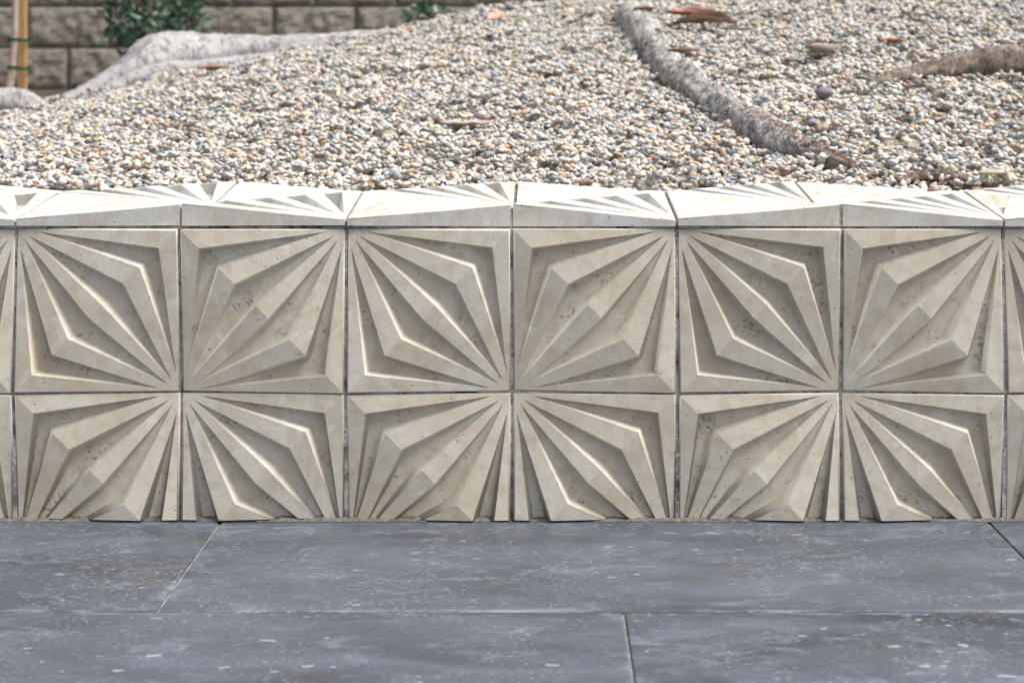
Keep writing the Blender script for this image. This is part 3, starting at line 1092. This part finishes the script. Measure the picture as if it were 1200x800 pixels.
# ------------------------------------------------------------------ block wall behind
D_W = 8.6
WY = CAMY + D_W
S_W = F / D_W
BW, BH = 96.3 / S_W, 48.5 / S_W
bwall = empty('block_wall', (0, WY, 0))
tag(bwall, 'tan split face concrete block wall behind the gravel mound', 'wall')
XW0 = (32 - CX) / S_W - 8 * BW
bm = bmesh.new()
z_bot = CAMZ - (104 - CY) / S_W - 2 * BH
NC, NB = 8, 26
box_bm(bm, XW0 - 0.3, XW0 + NB * BW + 0.3, 0.014, 0.19, z_bot, z_bot + NC * BH)
obj('mortar_core', bm_mesh(bm, 'mortar_core'), M_mort, bwall)
blk = []
for s in range(5):
    nu, nv = 20, 10
    V, FA = [], []
    bw, bh = BW - 0.012, BH - 0.012
    for jv in range(nv + 1):
        for iu in range(nu + 1):
            x, z = (iu / nu) * bw, (jv / nv) * bh
            ed = min(iu, nu - iu, jv, nv - jv)
            q = Vector((x * 9, z * 9, s * 11.0))
            dp = 0.013 * noise.noise(q) + 0.014 * noise.noise(q * 2.7) + 0.014
            dp *= (0.0 if ed == 0 else (0.8 if ed == 1 else 1.0))
            V.append((x, -dp, z))
    for jv in range(nv):
        for iu in range(nu):
            a = jv * (nu + 1) + iu
            FA.append((a, a + 1, a + nu + 2, a + nu + 1))
    nf = len(V)
    rim = [iu for iu in range(nu + 1)] + [jv * (nu + 1) + nu for jv in range(1, nv + 1)] + [nv * (nu + 1) + iu for iu in range(nu - 1, -1, -1)] + [jv * (nu + 1) for jv in range(nv - 1, 0, -1)]
    for r_ in rim:
        x, y, z = V[r_]
        V.append((x, 0.03, z))
    for i in range(len(rim)):
        i2 = (i + 1) % len(rim)
        FA.append((rim[i2], rim[i], nf + i, nf + i2))
    me = mesh('block', V, FA, False)
    me.materials.append(M_block)
    blk.append(me)
for cidx in range(NC):
    zz = z_bot + cidx * BH + 0.006
    shift = -BW / 2 if (cidx % 2 == 0) else 0.0
    for b in range(NB):
        o = obj('block', blk[random.randrange(5)], None, bwall, (XW0 + b * BW + shift + 0.006, 0, zz))


# ------------------------------------------------------------------ planting by the block wall
def foliage(name, c, rx, ry, rz, n_, leaf, seed, mat, parent, hollow=0.2):
    r_ = np.random.default_rng(seed)
    V, FA = [], []
    # twig clumps, then leaves round them
    nc = max(6, n_ // 22)
    cl = []
    while len(cl) < nc:
        q = r_.uniform(-1, 1, 3)
        if hollow < np.linalg.norm(q) < 1:
            cl.append(q)
    cl = np.array(cl)
    for i in range(n_):
        q = cl[r_.integers(nc)] + r_.normal(0, 0.16, 3)
        p = Vector((c[0] + q[0] * rx, c[1] + q[1] * ry, c[2] + q[2] * rz))
        d = Vector(tuple(r_.normal(0, 1, 3) + np.array([q[0], q[1], 0.5]))).normalized()
        sd_ = d.cross(Vector(tuple(r_.normal(0, 1, 3)))).normalized()
        nn = d.cross(sd_)
        l = leaf * r_.uniform(0.6, 1.3)
        wdt = l * 0.22
        b = len(V)
        V += [p, p + d * l * 0.35 + sd_ * wdt + nn * wdt * 0.3, p + d * l * 0.75 + sd_ * wdt * 0.8 + nn * wdt * 0.3, p + d * l,
              p + d * l * 0.75 - sd_ * wdt * 0.8 + nn * wdt * 0.3, p + d * l * 0.35 - sd_ * wdt + nn * wdt * 0.3, p + d * l * 0.55]
        FA += [(b, b + 1, b + 6), (b + 1, b + 2, b + 6), (b + 2, b + 3, b + 6), (b + 3, b + 4, b + 6), (b + 4, b + 5, b + 6), (b + 5, b, b + 6)]
    return obj(name, mesh(name, V, FA), mat, parent)


def shrub(px, py_base, d, wpx, hpx, nleaf, label, seed, leaf=0.055):
    base = at_depth(px, py_base, d)
    s_ = F / d
    root = empty('shrub', base)
    hh, ww = hpx / s_, wpx / s_ / 2
    for i in range(6):
        rr_ = random.Random(seed * 10 + i)
        tip = Vector((rr_.uniform(-0.7, 0.7) * ww, rr_.uniform(-0.6, 0.6) * ww, hh * rr_.uniform(0.65, 0.95)))
        obj('stem', root_mesh('stem', [Vector((0, 0, -0.03)), tip * 0.45 + Vector((0, 0, 0.03)), tip], [0.008, 0.006, 0.003], 50 + i, step=0.03, seg=7, rough=0.3), M_stem, root)
    f = foliage('foliage', (0, 0, hh * 0.55), ww * 0.9, ww * 0.85, hh * 0.47, nleaf, leaf, seed, M_green, root)
    f['kind'] = 'stuff'
    return tag(root, label, 'shrub')


shrub(176, 92, 8.05, 104, 150, 620, 'blue green leafy shrub between the stake and the pale buttress root', 1)
shrub(212, 70, 8.25, 62, 110, 190, 'sparse green shrub stems rising from behind the pale root hump', 5)
shrub(520, 62, 8.2, 84, 57, 170, 'low dark green shrub showing over the gravel crest against the block wall', 2)
shrub(736, 40, 8.1, 40, 46, 90, 'bright leafy shrub tip peeping over the crest by the grey root', 3)

# stake, sapling and ties
DS = 7.6
sb = at_depth(26, 106, DS)
sb.z = min(sb.z, float(terrain(sb.x, sb.y))) - 0.05
bm = bmesh.new()
box_bm(bm, -0.018, 0.018, -0.018, 0.018, 0, 1.75)
for v in bm.verts:
    if v.co.z > 1:
        v.co.x += 0.004
bmesh.ops.bevel(bm, geom=bm.edges[:], offset=0.003, segments=1, affect='EDGES')
st = obj('garden_stake', bm_mesh(bm, 'garden_stake'), M_stake, None, sb)
tag(st, 'square orange brown timber stake in front of the block wall', 'stake')
tb = at_depth(12, 104, DS - 0.03)
tb.z = sb.z
tree = empty('sapling', tb)
tp = [Vector((-0.012, 0, 0)), Vector((0.003, 0.0, 0.14)), Vector((0.020, 0.0, 0.35)), Vector((0.025, 0.0, 0.8)), Vector((0.02, 0.02, 1.4)), Vector((0.0, 0.03, 2.1))]
obj('trunk', root_mesh('trunk', tp, [0.022, 0.017, 0.014, 0.013, 0.011, 0.006], 60, step=0.025, seg=12, rough=0.35), M_sap, tree)
for i in range(7):
    a = i * 2.4
    b0 = Vector((0.01, 0.025, 1.35 + i * 0.1))
    b1 = b0 + Vector((math.cos(a) * 0.28, math.sin(a) * 0.28, 0.22))
    obj('branch', root_mesh('branch', [b0, b0.lerp(b1, 0.5) + Vector((0, 0, -0.02)), b1], [0.006, 0.005, 0.002], 70 + i, step=0.03, seg=7, rough=0.3), M_sap, tree)
f = foliage('crown', (0.0, 0.03, 1.95), 0.38, 0.38, 0.5, 500, 0.06, 9, M_green, tree)
f['kind'] = 'stuff'
tag(tree, 'thin pale sapling trunk tied to the timber stake', 'tree')


def tie(py, label):
    c = at_depth(22, py, DS - 0.02)
    bm = bmesh.new()
    n_ = 28
    for zz in (-0.007, 0.007):
        for k_ in range(n_):
            a = 2 * math.pi * k_ / n_
            bm.verts.new((0.049 * math.copysign(abs(math.cos(a)) ** 0.7, math.cos(a)), 0.031 * math.copysign(abs(math.sin(a)) ** 0.7, math.sin(a)), zz + 0.004 * math.sin(2 * a)))
    bm.verts.ensure_lookup_table()
    for k_ in range(n_):
        k2 = (k_ + 1) % n_
        bm.faces.new((bm.verts[k_], bm.verts[k2], bm.verts[n_ + k2], bm.verts[n_ + k_]))
    bmesh.ops.solidify(bm, geom=bm.faces[:], thickness=0.002)
    o = obj('plant_tie', bm_mesh(bm, 'plant_tie'), M_tie, None, c)
    return tag(o, label, 'plant tie')


tie(47, 'upper green plastic tie holding the sapling to the timber stake')
tie(80, 'lower green plastic tie holding the sapling to the timber stake')
